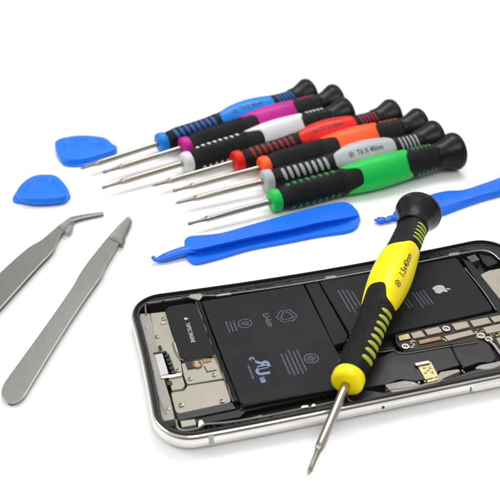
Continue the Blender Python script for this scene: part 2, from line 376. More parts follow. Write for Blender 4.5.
def screw(u, v, z, r=1.3, parent=phone):
    x, y = L(u, v, z); bm = bmesh.new(); n = 28; P = []
    for rr, zz in ((r, z-1.2), (r, z-0.25), (r*0.9, z-0.05), (r*0.6, z), (r*0.5, z-0.05), (r*0.42, z-0.6)):
        P.append([(x+rr*math.cos(2*math.pi*j/n), y+rr*math.sin(2*math.pi*j/n), zz) for j in range(n)])
    V = grid(bm, P, closed_v=True); bm.faces.new(V[-1]); bmesh.ops.recalc_face_normals(bm, faces=bm.faces)
    s_ = obj('screw', bm, M_SCREW, parent)
    bm = bmesh.new(); prism(bm, circ(x, y, r*0.44, 16), z-0.7, z-0.3)
    for v_ in bm.verts: pass
    bm2 = bm
    if parent is phone: obj('socket', bm2, M_BLK, s_, smooth=False)
    else: bm2.free()
for u, v in ((446.3, 328), (481, 335)): screw(u, v, 5.3, 1.45, board)
for u, v in ((405.5, 345.8), (489, 338.6)): screw(u, v, 5.3, 1.35, board)
# arm of the metal bracket running off to the right
bm = bmesh.new(); tube(bm, [(*L(u, v, 5.2), 5.2) for u, v in ((489, 340), (494, 344.5), (498, 350), (503, 357), (510, 362))], 0.5, 8, flat=0.6)
obj('bracket_arm', bm, M_STRIP, phone)
part('taped_board', [(381, 357), (396, 350.5), (404, 352.5), (449, 345.2), (452, 350), (460, 365), (438, 371), (437, 375), (418, 381), (400, 379), (386, 384), (362, 388), (352, 372), (364, 360)], 4.75, 2.1, M_TAPE, rnd=0.6)
part('taped_board', [(450, 345), (482, 340.4), (490, 345), (496, 358), (492, 362), (480, 362), (462, 368), (458, 358)], 4.65, 2.1, M_TAPE, rnd=0.6)
part('silver_rail', [(363.5, 345), (395, 347.6), (396, 349.4), (370, 353.5)], 4.9, 2.1, M_TAPE)
part('silver_rail', [(384.5, 384.6), (404, 380.6), (414, 381.6), (420, 385), (432, 381), (438, 375.6), (440, 372), (458, 369), (461, 371), (452, 374.4), (444, 378), (438, 383), (410, 389.4), (392, 392.4)], 5.0, 2.1, M_STRIP, rnd=0.6)
part('silver_rail', [(475, 367.6), (480, 365), (494, 362.4), (504, 360), (506, 363), (494, 368), (484, 369.6)], 5.0, 2.1, M_STRIP, rnd=0.5)
chip = part('gold_chip', [(416.5, 364.2), (431, 361.4), (438.5, 376), (425.5, 379.6)], 5.1, 2.1, M_GOLD, rnd=0.3)
part('chip_tab', [(414.6, 363), (428.6, 360.2), (430.2, 362.6), (416.2, 365.6)], 5.7, 5.0, M_SCREW, rnd=0.2)
part('chip_tab', [(426.6, 380.4), (437.6, 377.2), (438.2, 379.6), (428, 382.2)], 5.3, 4.0, M_GOLD, rnd=0.2)
bm = bmesh.new()
q = L(428, 370.5, 5.12)
for k, (dx, dy) in enumerate(((0, 0), (1.1, 0.9), (-1.2, -0.8), (0.9, -1.2), (-0.7, 1.3))): prism(bm, circ(q[0]+dx, q[1]+dy, 0.45, 14), 5.0, 5.2)
obj('chip_contacts', bm, M_COPPER, phone, smooth=False)
part('dark_rail', [(351, 377), (362, 389), (384, 393), (440, 383.5), (470, 371), (505, 364), (508, 370), (440, 388.5), (352, 403), (346, 388)], 4.9, 2.1, M_BLK, rnd=0.5)

# small hardware: screws, components, flexes and torn adhesive
rnd_ = random.Random(11)
for u, v, r_ in ((163.5, 318, 0.8), (157, 336, 0.7), (178, 369.5, 0.75), (190, 378, 0.7), (214, 374, 0.7), (181, 404, 0.8), (222, 400, 0.8), (146.5, 327, 0.6), (168, 408, 0.7)):
    screw(u, v, 5.15, r_)
part('bright_clip', [(160.4, 321.4), (165.6, 320.6), (166.2, 323), (161, 324)], 5.0, 4.3, M_SCREW, rnd=0.2)
part('flex_cable', [(184.8, 361.5), (192.4, 360.2), (195.6, 367.5), (187.6, 369.2)], 4.95, 4.5, M_TAPE, rnd=0.2)
part('flex_cable', [(202, 358.6), (210, 357), (211.6, 361), (203.6, 362.8)], 4.9, 4.5, M_COPPER, rnd=0.2)
part('flex_cable', [(176.6, 346), (180.4, 345.2), (186.6, 361), (182.6, 362)], 5.0, 3.0, M_TAPE, rnd=0.2)
def chips(name, quad, z, n, m, parent, lo=0.25, hi=0.6, h=0.35):
    P0, P1, P2, P3 = [np.array(L(u, v, z)) for u, v in quad]; bm = bmesh.new()
    for k in range(n):
        a_, b_ = rnd_.random(), rnd_.random(); q = (P0*(1-a_)+P1*a_)*(1-b_)+(P3*(1-a_)+P2*a_)*b_
        prism(bm, rrect(q[0], q[1], rnd_.uniform(lo, hi), rnd_.uniform(lo, hi), 0.08, n=1), z-0.3, z+h*rnd_.uniform(0.3, 1))
    return tag(obj(name, bm, m, parent, smooth=False), kind='stuff')
chips('solder_dots', [(411, 341), (417, 340), (418, 347), (410, 348)], 4.55, 14, M_SHIELD, board, 0.15, 0.4)
chips('solder_dots', [(442, 339), (448, 338), (450, 342), (444, 343)], 4.55, 8, M_GOLD, board, 0.15, 0.35)
chips('solder_dots', [(474, 332), (482, 326), (486, 338), (476, 338)], 4.55, 16, M_SHIELD, board, 0.15, 0.35)
chips('solder_dots', [(490, 334.5), (503, 332), (503, 336), (492, 338)], 4.55, 14, M_GOLD, board, 0.15, 0.35)
chips('adhesive_scraps', [(206, 427), (300, 411), (300, 413), (206, 429.5)], 4.4, 30, M_LEDGE, phone, 0.2, 0.7)
chips('adhesive_scraps', [(392, 386), (494, 364), (494, 366.5), (392, 389)], 5.0, 16, M_CABLE, phone, 0.15, 0.35, 0.15)
chips('adhesive_scraps', [(150, 301), (300, 277.5), (300, 281), (150, 303.5)], 5.65, 46, M_GASK, phone, 0.2, 0.9, 0.25)
chips('adhesive_scraps', [(380, 263.5), (470, 247.5), (470, 251), (380, 267)], 5.65, 26, M_GASK, phone, 0.2, 0.8, 0.25)
for pts_, m_, r_ in (([(364, 349), (380, 352), (394, 350.6), (404, 353.6), (450, 346.2), (478, 342)], M_CABLE, 0.16),
                     ([(452, 346), (456, 356), (462, 366)], M_BATE, 0.3), ([(386, 390.5), (420, 386), (446, 380.5), (476, 372.5), (505, 367)], M_CABLE, 0.16),
                     ([(140, 330), (146, 352), (151, 370), (160, 400), (166, 414)], M_STRIP, 0.25), ([(203, 303), (213, 326), (222, 348), (232, 374), (243, 401)], M_BATE, 0.35),
                     ([(346, 390), (349, 400), (356, 402)], M_CABLE, 0.22), ([(240, 407), (290, 397.6), (338, 388.8)], M_BATE, 0.3)):
    bm = bmesh.new(); tube(bm, [(*L(u, v, 5.0), 5.0) for u, v in spline(pts_, 40)], r_, 8); obj('thin_cable', bm, m_, phone)

# marks on the frame
def wall_patch(bm, x0, x1, za, zb, off=0.05, n=10):
    prof = [(0.8, 1.4), (0.25, 2.2), (0.0, 3.4), (0.08, 4.6), (0.35, 5.5), (0.8, 6.05)]
    zs = np.linspace(za, zb, 8); ds = np.interp(zs, [p[1] for p in prof], [p[0] for p in prof])
    P = [[(*warp(x, d-off), z) for x in np.linspace(x0, x1, n)] for d, z in zip(ds, zs)]
    grid(bm, P)
def front_x(u, v, z): return L(u, v, z)[0]
x0 = front_x(211.5, 441, 4)
bm = bmesh.new(); wall_patch(bm, x0-0.75, x0+0.75, 1.1, 6.1, 0.04); obj('antenna_line', bm, M_ANT, frame)
xa, xb = front_x(384, 409, 3.6), front_x(436, 399, 3.6)
bm = bmesh.new(); zc = 3.6
Vt = strokes(rrect((xa+xb)/2, zc, (xb-xa)/2+2.2, 1.35, 1.3, n=8), 0.05, True)
ink(bm, Vt, lambda x, y: (*warp(x, -0.06), y)); obj('sim_tray_seam', bm, mat('seam_grey', srgb(185, 183, 178), 0.4), frame, smooth=False)
bm = bmesh.new(); ink(bm, fillpoly(circ(xa, zc, 0.5, 20)), lambda x, y: (*warp(x, -0.07), y)); obj('eject_hole', bm, M_BLK, frame, smooth=False)
xs = front_x(471.5, 390, 3.6)
bm = bmesh.new(); ink(bm, fillpoly(rrect(xs, 3.4, 0.22, 0.95, 0.15)), lambda x, y: (*warp(x, -0.07), y)); obj('button_slit', bm, mat('slit_grey', srgb(90, 90, 92), 0.5), frame, smooth=False)
bm = bmesh.new(); prism(bm, rrect(xs+13, 3.5, 12.3, 1.25, 1.2, n=8), 0, 0.35)
for v_ in bm.verts: x, z, d = v_.co; wx, wy = warp(x, 0); v_.co = (wx, wy+0.12-d*0.55, z)
bmesh.ops.recalc_face_normals(bm, faces=bm.faces); obj('side_button', bm, M_STEEL, frame, bevel=0.1)

# printing on the cells (reads across the phone)
def printer(parent, u, v, z, name, VTs, m, lift=0.03):
    x0, y0 = L(u, v, z); bm = bmesh.new()
    for VT in VTs: ink(bm, VT, lambda x, y: (x0+y, y0-x, z+lift))
    bmesh.ops.recalc_face_normals(bm, faces=bm.faces)
    for f in bm.faces:
        if f.normal.z < 0: f.normal_flip()
    return obj(name, bm, m, parent, smooth=False)
def svg(path):
    import re
    tok = re.findall(r'[a-zA-Z]|-?\d*\.?\d+', path); i = 0; cur = np.zeros(2); pts = []; cmd = None
    while i < len(tok):
        if tok[i].isalpha(): cmd = tok[i]; i += 1
        if cmd == 'M': cur = np.array([float(tok[i]), float(tok[i+1])]); i += 2; pts.append(cur.copy())
        elif cmd == 'c':
            c = [np.array([float(tok[i+2*k]), float(tok[i+2*k+1])]) for k in range(3)]; i += 6
            for t in np.linspace(0, 1, 7)[1:]: pts.append(cur+3*(1-t)**2*t*c[0]+3*(1-t)*t*t*c[1]+t**3*c[2])
            cur = cur+c[2]
    return [((p[0]-12)/24, (12-p[1])/24) for p in pts]
FRUIT = svg("M12.152 6.896c-.948 0-2.415-1.078-3.96-1.04-2.04.027-3.91 1.183-4.961 3.014-2.117 3.675-.546 9.103 1.519 12.09 1.013 1.454 2.208 3.09 3.792 3.039 1.52-.065 2.09-.987 3.935-.987 1.831 0 2.35.987 3.96.948 1.637-.026 2.676-1.48 3.676-2.948 1.156-1.688 1.636-3.325 1.662-3.415-.039-.013-3.182-1.221-3.22-4.857-.026-3.04 2.48-4.494 2.597-4.559-1.429-2.09-3.623-2.324-4.39-2.376-2-.156-3.675 1.09-4.61 1.09")
LEAF = svg("M15.53 3.83c.843-1.012 1.4-2.427 1.245-3.83-1.207.052-2.662.805-3.532 1.818-.78.896-1.454 2.338-1.273 3.714 1.338.104 2.715-.688 3.559-1.701")
def fruit(s, dx=0, dy=0): return [xf(fillpoly(FRUIT[:-1]), s, s, dx, dy), xf(fillpoly(LEAF), s, s, dx, dy)]
def rows(n, length, gap, h=0.34, seed=1, jag=0.0):
    rr = random.Random(seed); out = []
    for k in range(n):
        x = -length/2+(rr.random()*jag*length); end = length/2-rr.random()*jag*length; y = (n-1)/2*gap-k*gap
        while x < end:
            wd = rr.uniform(0.25, 0.7); out.append(([(x, y-h/2), (min(x+wd, end), y-h/2), (min(x+wd, end), y+h/2), (x, y+h/2)], [(0, 1, 2), (0, 2, 3)])); x += wd+rr.uniform(0.12, 0.3)
    return out
Z = 5.4
printer(bat2, 441.5, 289, Z, 'fruit_mark', fruit(6.0), M_INKW)
printer(bat2, 423, 298.5, Z, 'small_print', rows(4, 9.5, 1.35, 0.5, 3, 0.12), M_INK)
printer(bat2, 408, 303, Z, 'small_print', rows(2, 6, 1.3, 0.45, 8, 0.1), M_INK)
printer(bat2, 351, 301, Z, 'small_print', rows(4, 14, 1.5, 0.5, 5, 0.2), M_INK)
# recycling mark of three bent arrows around the centre, with the cell type beside it
rc = []
for k in range(3):
    a = math.radians(120*k+90); c, s = math.cos(a), math.sin(a)
    R = lambda x, y: (x*c-y*s, x*s+y*c)
    # one bent arrow of the triangle: a folded outlined band along one side, ending in an arrow head
    band = [(-2.3, -2.0), (-1.5, -2.7), (0.9, -2.7), (0.9, -3.2), (2.0, -2.2), (0.9, -1.2), (0.9, -1.7), (-0.9, -1.7), (-1.3, -1.2)]
    rc.append(strokes([R(x*0.92, y*0.92+0.25) for x, y in roundpoly(band, 0.35, 3)], 0.22, True))
printer(bat1, 286.6, 316, Z, 'recycling_mark', [xf(q_, 1.3, 1.3) for q_ in rc], M_INK)
printer(bat1, 268.2, 320, Z, 'cell_type_print', [text_tris('Li-ion', 3.2, 0.06)], M_INK)
cm = [strokes(circ(0, 0, 2.25), 0.30, True), strokes(circ(0, 0.25, 0.8, 16), 0.28, True), strokes([(0, -0.5), (0, -1.3)], 0.28), strokes([(-1.2, -1.2), (1.2, 1.2)], 0.14)]
printer(bat1, 245, 323.5, Z, 'round_mark', cm, M_INK)
printer(bat1, 231.5, 326.5, Z, 'small_print', rows(3, 6.2, 1.25, 0.45, 9, 0.1), M_INK)
sq = [strokes(circ(0, 0, 2.2), 0.32, True), strokes([(1.5, 0), (0, 1.5), (-1.5, 0), (0, -1.5)], 0.30, True), strokes(circ(0, 0, 0.55, 14), 0.28, True)]
printer(bat1, 311.3, 358.4, Z, 'diamond_mark', sq, M_INK)
printer(bat1, 293.5, 362, Z, 'small_print', rows(5, 12.5, 1.35, 0.48, 12, 0.16), M_INK)
ul = [xf(text_tris('R', 6.0, 0.28), -1.05, 0.9, -1.5, 0.5), xf(text_tris('U', 6.0, 0.28), 0.92, 0.9, 1.5, -0.5)]
printer(bat1, 262, 367.5, Z, 'approval_mark', ul, M_INKB)
printer(bat1, 252.6, 358.4, Z, 'approval_mark', [text_tris('c', 3.4, 0.12)], M_INKB)
printer(bat1, 263.5, 379.8, Z, 'approval_mark', [text_tris('us', 2.9, 0.12)], M_INKB)
printer(bat1, 250.8, 372, Z, 'small_print', rows(1, 6.5, 1, 0.6, 22), M_INK)
printer(motor, 190.2, 332.5, Z, 'motor_print', [xf(text_tris('TAPTIC ENGINE', 1.7, 0.03), 0.86, 1.1)]+fruit(1.6, -7.6, 0.1), M_INKW)

# ------------------------------------------------------------------ screwdrivers
HK = [4.2, 5.2, 6.5, 10, 20, 30, 36, 42, 48, 54, 60, 66, 72, 78, 84]
RR = [3.8, 4.1, 4.3, 4.35, 4.2, 4.4, 5.1, 6.2, 6.9, 7.1, 6.7, 5.9, 5.1, 4.9, 5.3]     # towards the ribbed faces
RS = [4.2, 4.7, 5.1, 5.6, 5.9, 5.9, 6.2, 6.8, 7.2, 7.3, 7.1, 6.8, 6.6, 6.4, 6.0]     # towards the barred faces
def cubic(xs, ys):
    xs, ys = np.array(xs, float), np.array(ys, float); m = np.gradient(ys, xs)
    def f(x):
        i = int(min(max(np.searchsorted(xs, x)-1, 0), len(xs)-2)); h = xs[i+1]-xs[i]; t = min(max((x-xs[i])/h, 0), 1)
        return (2*t**3-3*t*t+1)*ys[i]+(t**3-2*t*t+t)*h*m[i]+(-2*t**3+3*t*t)*ys[i+1]+(t**3-t*t)*h*m[i+1]
    return f
fRR, fRS = cubic(HK, RR), cubic(HK, RS)
def tF(a):                                   # seam between front grip and sleeve
    c2 = math.cos(2*a); s = 0.5+0.5*math.tanh(2.2*c2)/math.tanh(2.2); return 42.5-7.0*s
def tR(a):
    c2 = math.cos(2*a); s = 0.5+0.5*math.tanh(2.2*c2)/math.tanh(2.2); return 65.6+2.6*s
FAT = 1.0
def radius(h, a):
    a1, b1 = fRS(h), fRR(h); return FAT*(abs(math.cos(a)/a1)**2.4+abs(math.sin(a)/b1)**2.4)**(-1/2.4)
def ribs(h, a, h0, h1, amp=0.46, pitch=1.75):
    if h < h0 or h > h1: return 0.0
    s = abs(math.sin(a)); wnd = min(max((s-0.45)/0.25, 0), 1); e = min((h-h0)/1.5, (h1-h)/1.5, 1)
    return amp*wnd*e*(0.5-0.5*math.cos(2*math.pi*(h-h0)/pitch))**0.7
def sl(a, r, h, C): return (C+h, r*math.cos(a), r*math.sin(a))
def screwdriver(tip, cap, C, stripe, color, bar_color, label, printed=None, seed=0, tiptype=0, plain_front=False):
    """tip, cap: axis end points (mm, world). C: distance from the tip to the collar. stripe: which way a barred face looks (world vector)."""
    tip, cap = Vector(tip), Vector(cap); X = (cap-tip).normalized(); tot = (cap-tip).length; hl = tot-C
    Y = Vector(stripe); Y = (Y-X*Y.dot(X)).normalized(); Zv = X.cross(Y)
    k = hl/95.0                                                     # handle length of this one
    mtx = Matrix(((X.x, Y.x, Zv.x, tip.x*S), (X.y, Y.y, Zv.y, tip.y*S), (X.z, Y.z, Zv.z, tip.z*S), (0, 0, 0, 1)))
    root = empty('screwdriver', None, matrix=mtx); tag(root, label, 'screwdriver', 'precision screwdrivers')
    mc = mat('plastic_%d_%d_%d' % tuple(int(255*q) for q in color[:3]), color, 0.36, spec=0.35, coat=0.0, var=0.06, vscale=120, bump=0.15, bscale=700, rvar=0.10)
    mb = mat('bars_%d_%d_%d' % tuple(int(255*q) for q in bar_color[:3]), bar_color, 0.45, spec=0.4)
    mg = mat('black_rubber_grip', (0.010, 0.010, 0.010, 1), 0.55, spec=0.2, bump=0.35, bscale=1500, rvar=0.08)
    mk = mat('black_hard_plastic', (0.007, 0.007, 0.008, 1), 0.32, spec=0.28, rvar=0.07, vscale=120, bump=0.08)
    ms = mat('shank_steel', srgb(168, 162, 150), 0.2, metal=1.0, rvar=0.06, vscale=300, bump=0.15, bscale=300, aniso=(0.1, 1, 1))
    # shank
    bm = bmesh.new(); st = 7.2+(seed % 3)*0.6
    lathe(bm, [(st, 0.85), (st+0.4, 1.1), (st+1.5, 1.3), (st+1.9, 1.35), (C*0.6, 1.35), (C+0.8, 1.35)], n=28); shank = obj('shank', bm, ms, root)
    bm = bmesh.new()
    if tiptype == 0: prof = [(0.0, 0.3), (0.25, 0.42), (0.9, 0.55), (1.6, 0.72), (3.2, 0.66), (st-1, 0.78), (st+0.3, 0.95)]
    else: prof = [(0.0, 0.55), (0.3, 0.75), (1.6, 0.8), (2.2, 0.62), (4.0, 0.66), (st-1, 0.78), (st+0.3, 0.95)]
    lathe(bm, prof, n=16)
    for v_ in bm.verts:
        if v_.co.x < 1.7 and tiptype == 0: v_.co.z *= 0.45+0.32*v_.co.x
    obj('bit', bm, mat('bit_steel', srgb(142, 136, 126), 0.30, metal=1.0), shank)
    # collar
    bm = bmesh.new(); lathe(bm, [(C, 1.3), (C+0.02, 3.6), (C+0.15, 4.2), (C+0.5, 4.65), (C+1.2, 4.9), (C+3.5, 4.9), (C+4.2, 4.6), (C+4.5, 4.0), (C+4.6, 3.0)], n=56); obj('collar', bm, mc, root)
    N = 84; AN = [2*math.pi*j/N for j in range(N)]
    def hh(h): return h*k
    # front grip
    bm = bmesh.new(); P = []; n1 = 150
    for i in range(n1+1):
        s = i/n1; row = []
        for a in AN:
            h = 4.3+(tF(a)-4.3)*s; r = radius(h, a)-0.25+ribs(h, a, 8.5, 35.5)
            e = (tF(a)-h); 
            if e < 0.7: r -= 0.35*(1-e/0.7)**2
            row.append(sl(a, r, hh(h), C))
        P.append(row)
    V = grid(bm, P, closed_v=True); bm.faces.new(V[0]); 
    def bars(h0, cnt, pitch, aw, wid):
        for side in (0, math.pi):
            for q in range(cnt):
                hc = h0+q*pitch; G = []; nu, nv = 16, 6
                for i in range(nu+1):
                    t = -1+2*i/nu; ph = side+aw*t; ww = wid*max(1-abs(t)**3.0, 0.0)**0.5+0.02; row = []
                    for j in range(nv+1):
                        g = -1+2*j/nv; h = hc+ww*g*0.5+0.5*t*(1 if side == 0 else -1)+0.35*t*t
                        lift = 0.32*(1-abs(g)**4)*(1-abs(t)**6)-0.30
                        row.append(sl(ph, radius(h, ph)-0.10+lift+0.12, hh(h), C))
                    G.append(row)
                grid(bm, G, m=1)
    bars(9.5, 8, 3.1, 0.64, 1.75)
    bmesh.ops.recalc_face_normals(bm, faces=bm.faces); obj('front_grip', bm, [mg, mb if not plain_front else mg], root)
    # coloured sleeve
    bm = bmesh.new(); P = []; n1 = 60
    for i in range(n1+1):
        s = i/n1; row = []
        for a in AN:
            h = tF(a)+(tR(a)-tF(a))*s; r = radius(h, a)+0.05; e = min(h-tF(a), tR(a)-h)
            if e < 0.8: r -= 0.35*(1-e/0.8)**2
            row.append(sl(a, r, hh(h), C))
        P.append(row)
    grid(bm, P, closed_v=True); bmesh.ops.recalc_face_normals(bm, faces=bm.faces); sleeve = obj('sleeve', bm, mc, root)
    # rear grip
    bm = bmesh.new(); P = []; n1 = 70
    for i in range(n1+1):
        s = i/n1; row = []
        for a in AN:
            h = tR(a)+(83.2-tR(a))*s; r = radius(h, a)-0.2; e = h-tR(a)
            if e < 0.7: r -= 0.35*(1-e/0.7)**2
            if 83.2-h < 0.5: r -= 0.3*(1-(83.2-h)/0.5)
            row.append(sl(a, r, hh(h), C))
        P.append(row)
    V = grid(bm, P, closed_v=True); bm.faces.new(V[-1]); bars(71.6, 5, 2.2, 0.62, 1.3)
    bmesh.ops.recalc_face_normals(bm, faces=bm.faces); obj('rear_grip', bm, [mg, mb], root)
    # swivel cap
    bm = bmesh.new(); E = hl-95.0
    lathe(bm, [(C+E+82.6, 4.0), (C+E+82.7, 5.6), (C+E+83.1, 5.85), (C+E+84.5, 5.9), (C+E+86.5, 6.2), (C+E+88.5, 6.9), (C+E+90.3, 7.7), (C+E+91.6, 8.2), (C+E+92.2, 8.45), (C+E+92.5, 8.7), (C+E+93.8, 8.7), (C+E+94.5, 8.4), (C+E+94.9, 7.9), (C+E+95.0, 7.2), (C+E+94.5, 6.9), (C+E+94.4, 4.0), (C+E+94.5, 0.5)], n=72)
    cp = obj('swivel_cap', bm, mk, root)
    bm = bmesh.new(); lathe(bm, [(C+E+94.3, 6.7), (C+E+94.75, 6.6), (C+E+94.8, 6.0), (C+E+94.6, 4.5), (C+E+94.5, 1.0)], n=48); obj('cap_disc', bm, mk, cp)
    if printed:
        bm = bmesh.new()
        def lay(x, y):
            h = printed[1]+x; a = -(y+(printed[3] if len(printed) > 3 else 0.6))/7.1; r = radius(h, a)+0.05+0.035; return sl(a, r, hh(h), C)
        # refine long triangles is not needed: glyphs are small
        lst = [strokes(circ(-8.6, 0, 1.15, 24), 0.34, True)]
        for q in range(3): 
            an = math.pi*q/3; lst.append(strokes([(-8.6-0.7*math.cos(an), -0.7*math.sin(an)), (-8.6+0.7*math.cos(an), 0.7*math.sin(an))], 0.26))
        lst.append(xf(text_tris(printed[0], 3.9, 0.07), printed[2] if len(printed) > 2 else 0.74, 0.85, 1.6, 0))
        for VT in lst:
            V2, T2 = list(VT[0]), []; todo = list(VT[1])
            while todo:
                t = todo.pop(); e = [math.dist(V2[t[q]], V2[t[(q+1) % 3]]) for q in range(3)]; q = e.index(max(e))
                if e[q] < 0.5: T2.append(t); continue
                A_, B_, C_ = t[q], t[(q+1) % 3], t[(q+2) % 3]; V2.append(((V2[A_][0]+V2[B_][0])/2, (V2[A_][1]+V2[B_][1])/2)); m_ = len(V2)-1
                todo += [(A_, m_, C_), (m_, B_, C_)]
            ink(bm, (V2, T2), lay)
        bmesh.ops.recalc_face_normals(bm, faces=bm.faces)
        for f in bm.faces:
            c = f.calc_center_median()
            if f.normal.y*c.y+f.normal.z*c.z < 0: f.normal_flip()
        obj('size_print', bm, mat('dark_print', (0.03, 0.03, 0.03, 1), 0.5), sleeve, smooth=False)
    return root

toV = Vector((0, -0.85, 0.55))
def lying(tippx, colpx, cappx, zt=4.2, zc=5.6, ze=8.8):
    return at(*tippx, zt), at(*cappx, ze), float(np.linalg.norm(at(*colpx, zc)-at(*tippx, zt)))
COLS = {'blue': ((12, 128, 222), (34, 92, 165)), 'magenta': ((188, 28, 140), (190, 40, 140)), 'white': ((214, 214, 218), (205, 205, 205)),
        'red': ((220, 26, 16), (135, 28, 32)), 'orange': ((255, 95, 40), (200, 80, 40)), 'grey': ((176, 179, 183), (160, 163, 167)), 'green': ((14, 188, 74), (20, 120, 60)), 'yellow': ((252, 228, 0), (172, 184, 52))}
DRV = [
 ('blue', (80, 169), (153, 140.5), (310, 94), 'barred', 'blue screwdriver, the farthest one in the row, its tip beside the far opening pick', ('T4 X 40mm', 52.5), 0),
 ('magenta', (103, 172.5), (180.5, 147.5), (337, 99.8), 'ribbed', 'magenta pink screwdriver in the row between the blue and the white one', None, 1),
 ('white', (102, 188), (182, 163), (347, 113.3), 'ribbed', 'screwdriver with white sleeve and white collar in the row', None, 1),
 ('red', (152, 186), (231, 160.5), (394, 115.5), 'barred', 'red screwdriver in the row between the white and the orange one', ('T5 X 40mm', 52.5), 0),
 ('orange', (173, 191), (257, 165.5), (421, 125), 'ribbed', 'bright orange screwdriver in the row, partly behind the grey one', None, 1),
 ('grey', (175, 203.5), (263, 182), (437, 138), 'barred', 'screwdriver with light grey sleeve and grey collar beside the green one', ('T6 X 40mm', 52.5), 0),
 ('green', (188, 224), (269, 200.5), (457, 150.5), 'ribbed', 'green screwdriver, nearest of the row lying on the table', None, 1),
]
for i, (c, tp, cl, ce, face, lab, pr, tt) in enumerate(DRV):
    a, b, C_ = lying(tp, cl, ce)
    X = Vector(b-a).normalized(); side = toV-X*toV.dot(X); side.normalize()
    st = side if face == 'barred' else X.cross(side)
    st = Matrix.Rotation(math.radians([-14, -6, -1, -16, -10, -8, 2][i]), 3, X) @ st
    screwdriver(a, b, C_, st, srgb(*COLS[c][0]), srgb(*COLS[c][1]), lab, pr, i, tt, c in ('magenta', 'orange'))
# the yellow one lies across the open phone
a, b = at(308, 475, 8.0), at(419.5, 210, 17.5)
X = Vector(b-a).normalized(); v0 = Vector((0, -0.8, 0.6)); side = (v0-X*v0.dot(X)).normalized()
st = Matrix.Rotation(math.radians(34), 3, X) @ side
FAT = 0.93
screwdriver(a, b, Vector(b-a).length-95.0, st, srgb(*COLS['yellow'][0]), srgb(*COLS['yellow'][1]), 'yellow screwdriver lying across the opened smartphone', ('1.5x40mm', 52.5, 0.78, 2.6), 2, 0)

# ------------------------------------------------------------------ opening picks
M_BLUE = mat('blue_plastic', srgb(14, 116, 230), 0.38, spec=0.5, var=0.05, vscale=80, bump=0.15, bscale=500)
def smooth_closed(pts, n):
    P = np.array(pts, float); k = len(P); out = []
    for i in range(k):
        p0, p1, p2, p3 = P[(i-1) % k], P[i], P[(i+1) % k], P[(i+2) % k]
        for j in range(n):
            u = j/n; out.append(0.5*((2*p1)+(-p0+p2)*u+(2*p0-5*p1+4*p2-p3)*u*u+(-p0+3*p1-3*p2+p3)*u**3))
    return np.array(out)
def loft(name, loops, m, root=None):
    bm = bmesh.new(); V = grid(bm, [[tuple(p) for p in lp] for lp in loops], closed_v=True)
    bm.faces.new(V[0]); bm.faces.new(V[-1]); bmesh.ops.recalc_face_normals(bm, faces=bm.faces); return bm
def scaled(lp, s, z): c = lp.mean(axis=0); return [(c[0]+(p[0]-c[0])*s, c[1]+(p[1]-c[1])*s, z) for p in lp]
def pick(outer, z_edge, inner, z_top, label):
    """outer: pixels of the thin blade outline at height z_edge; inner: outline of the raised grip at z_top, with its thumb recess"""
    O = smooth_closed([at(u, v, z_edge)[:2] for u, v in outer], 10); I = smooth_closed([at(u, v, z_top)[:2] for u, v in inner], 10)
    c = O.mean(axis=0); base = np.array([c[0], c[1]])
    O = O-base; I = I-base
    loops = [scaled(O, 0.96, 0.05), scaled(O, 1.0, 0.3), scaled(O, 1.0, z_edge-0.2), scaled(O, 0.985, z_edge), scaled(I, 1.03, z_edge+0.15), scaled(I, 1.012, z_top-0.5), scaled(I, 0.985, z_top-0.1), scaled(I, 0.95, z_top),
             scaled(I, 0.72, z_top), scaled(I, 0.69, z_top-0.12), scaled(I, 0.67, z_top-0.8), scaled(I, 0.63, z_top-0.95), scaled(I, 0.3, z_top-0.95), scaled(I, 0.02, z_top-0.95)]
    bm = loft('pick', loops, M_BLUE); o = obj('opening_pick', bm, M_BLUE, smooth=True, angle=60); o.location = (base[0]*S, base[1]*S, 0)
    tag(o, label, 'opening pick', 'blue opening picks'); return o
pick([(56, 150), (60, 160), (66, 165), (84, 165), (98, 160), (112, 153), (117, 147), (112, 143), (103, 137), (80, 135), (63, 138), (56, 144)], 1.0,
     [(55.5, 145), (58, 153), (66, 158.5), (80, 158.5), (97, 154.5), (111, 150), (115.5, 146.5), (108, 141), (102, 137.6), (80, 135.6), (62, 137.5), (55.5, 141)], 3.6,
     'blue plastic opening pick with a pointed corner, touching the blue screwdriver tip')
pick([(13, 196.5), (14, 201), (24, 202.4), (45, 202.4), (62, 200.6), (69.5, 197.5), (69.5, 193), (66, 186), (56, 177.5), (34, 178), (20, 187)], 1.1,
     [(16.5, 190.5), (19, 195.5), (30, 198.4), (46, 198.4), (62, 196.4), (67, 191.5), (64.5, 183.5), (56, 175.4), (44, 174), (33, 175.6), (23, 182)], 4.2,
     'blue rounded opening pick with a thin front blade, above the curved tweezers')

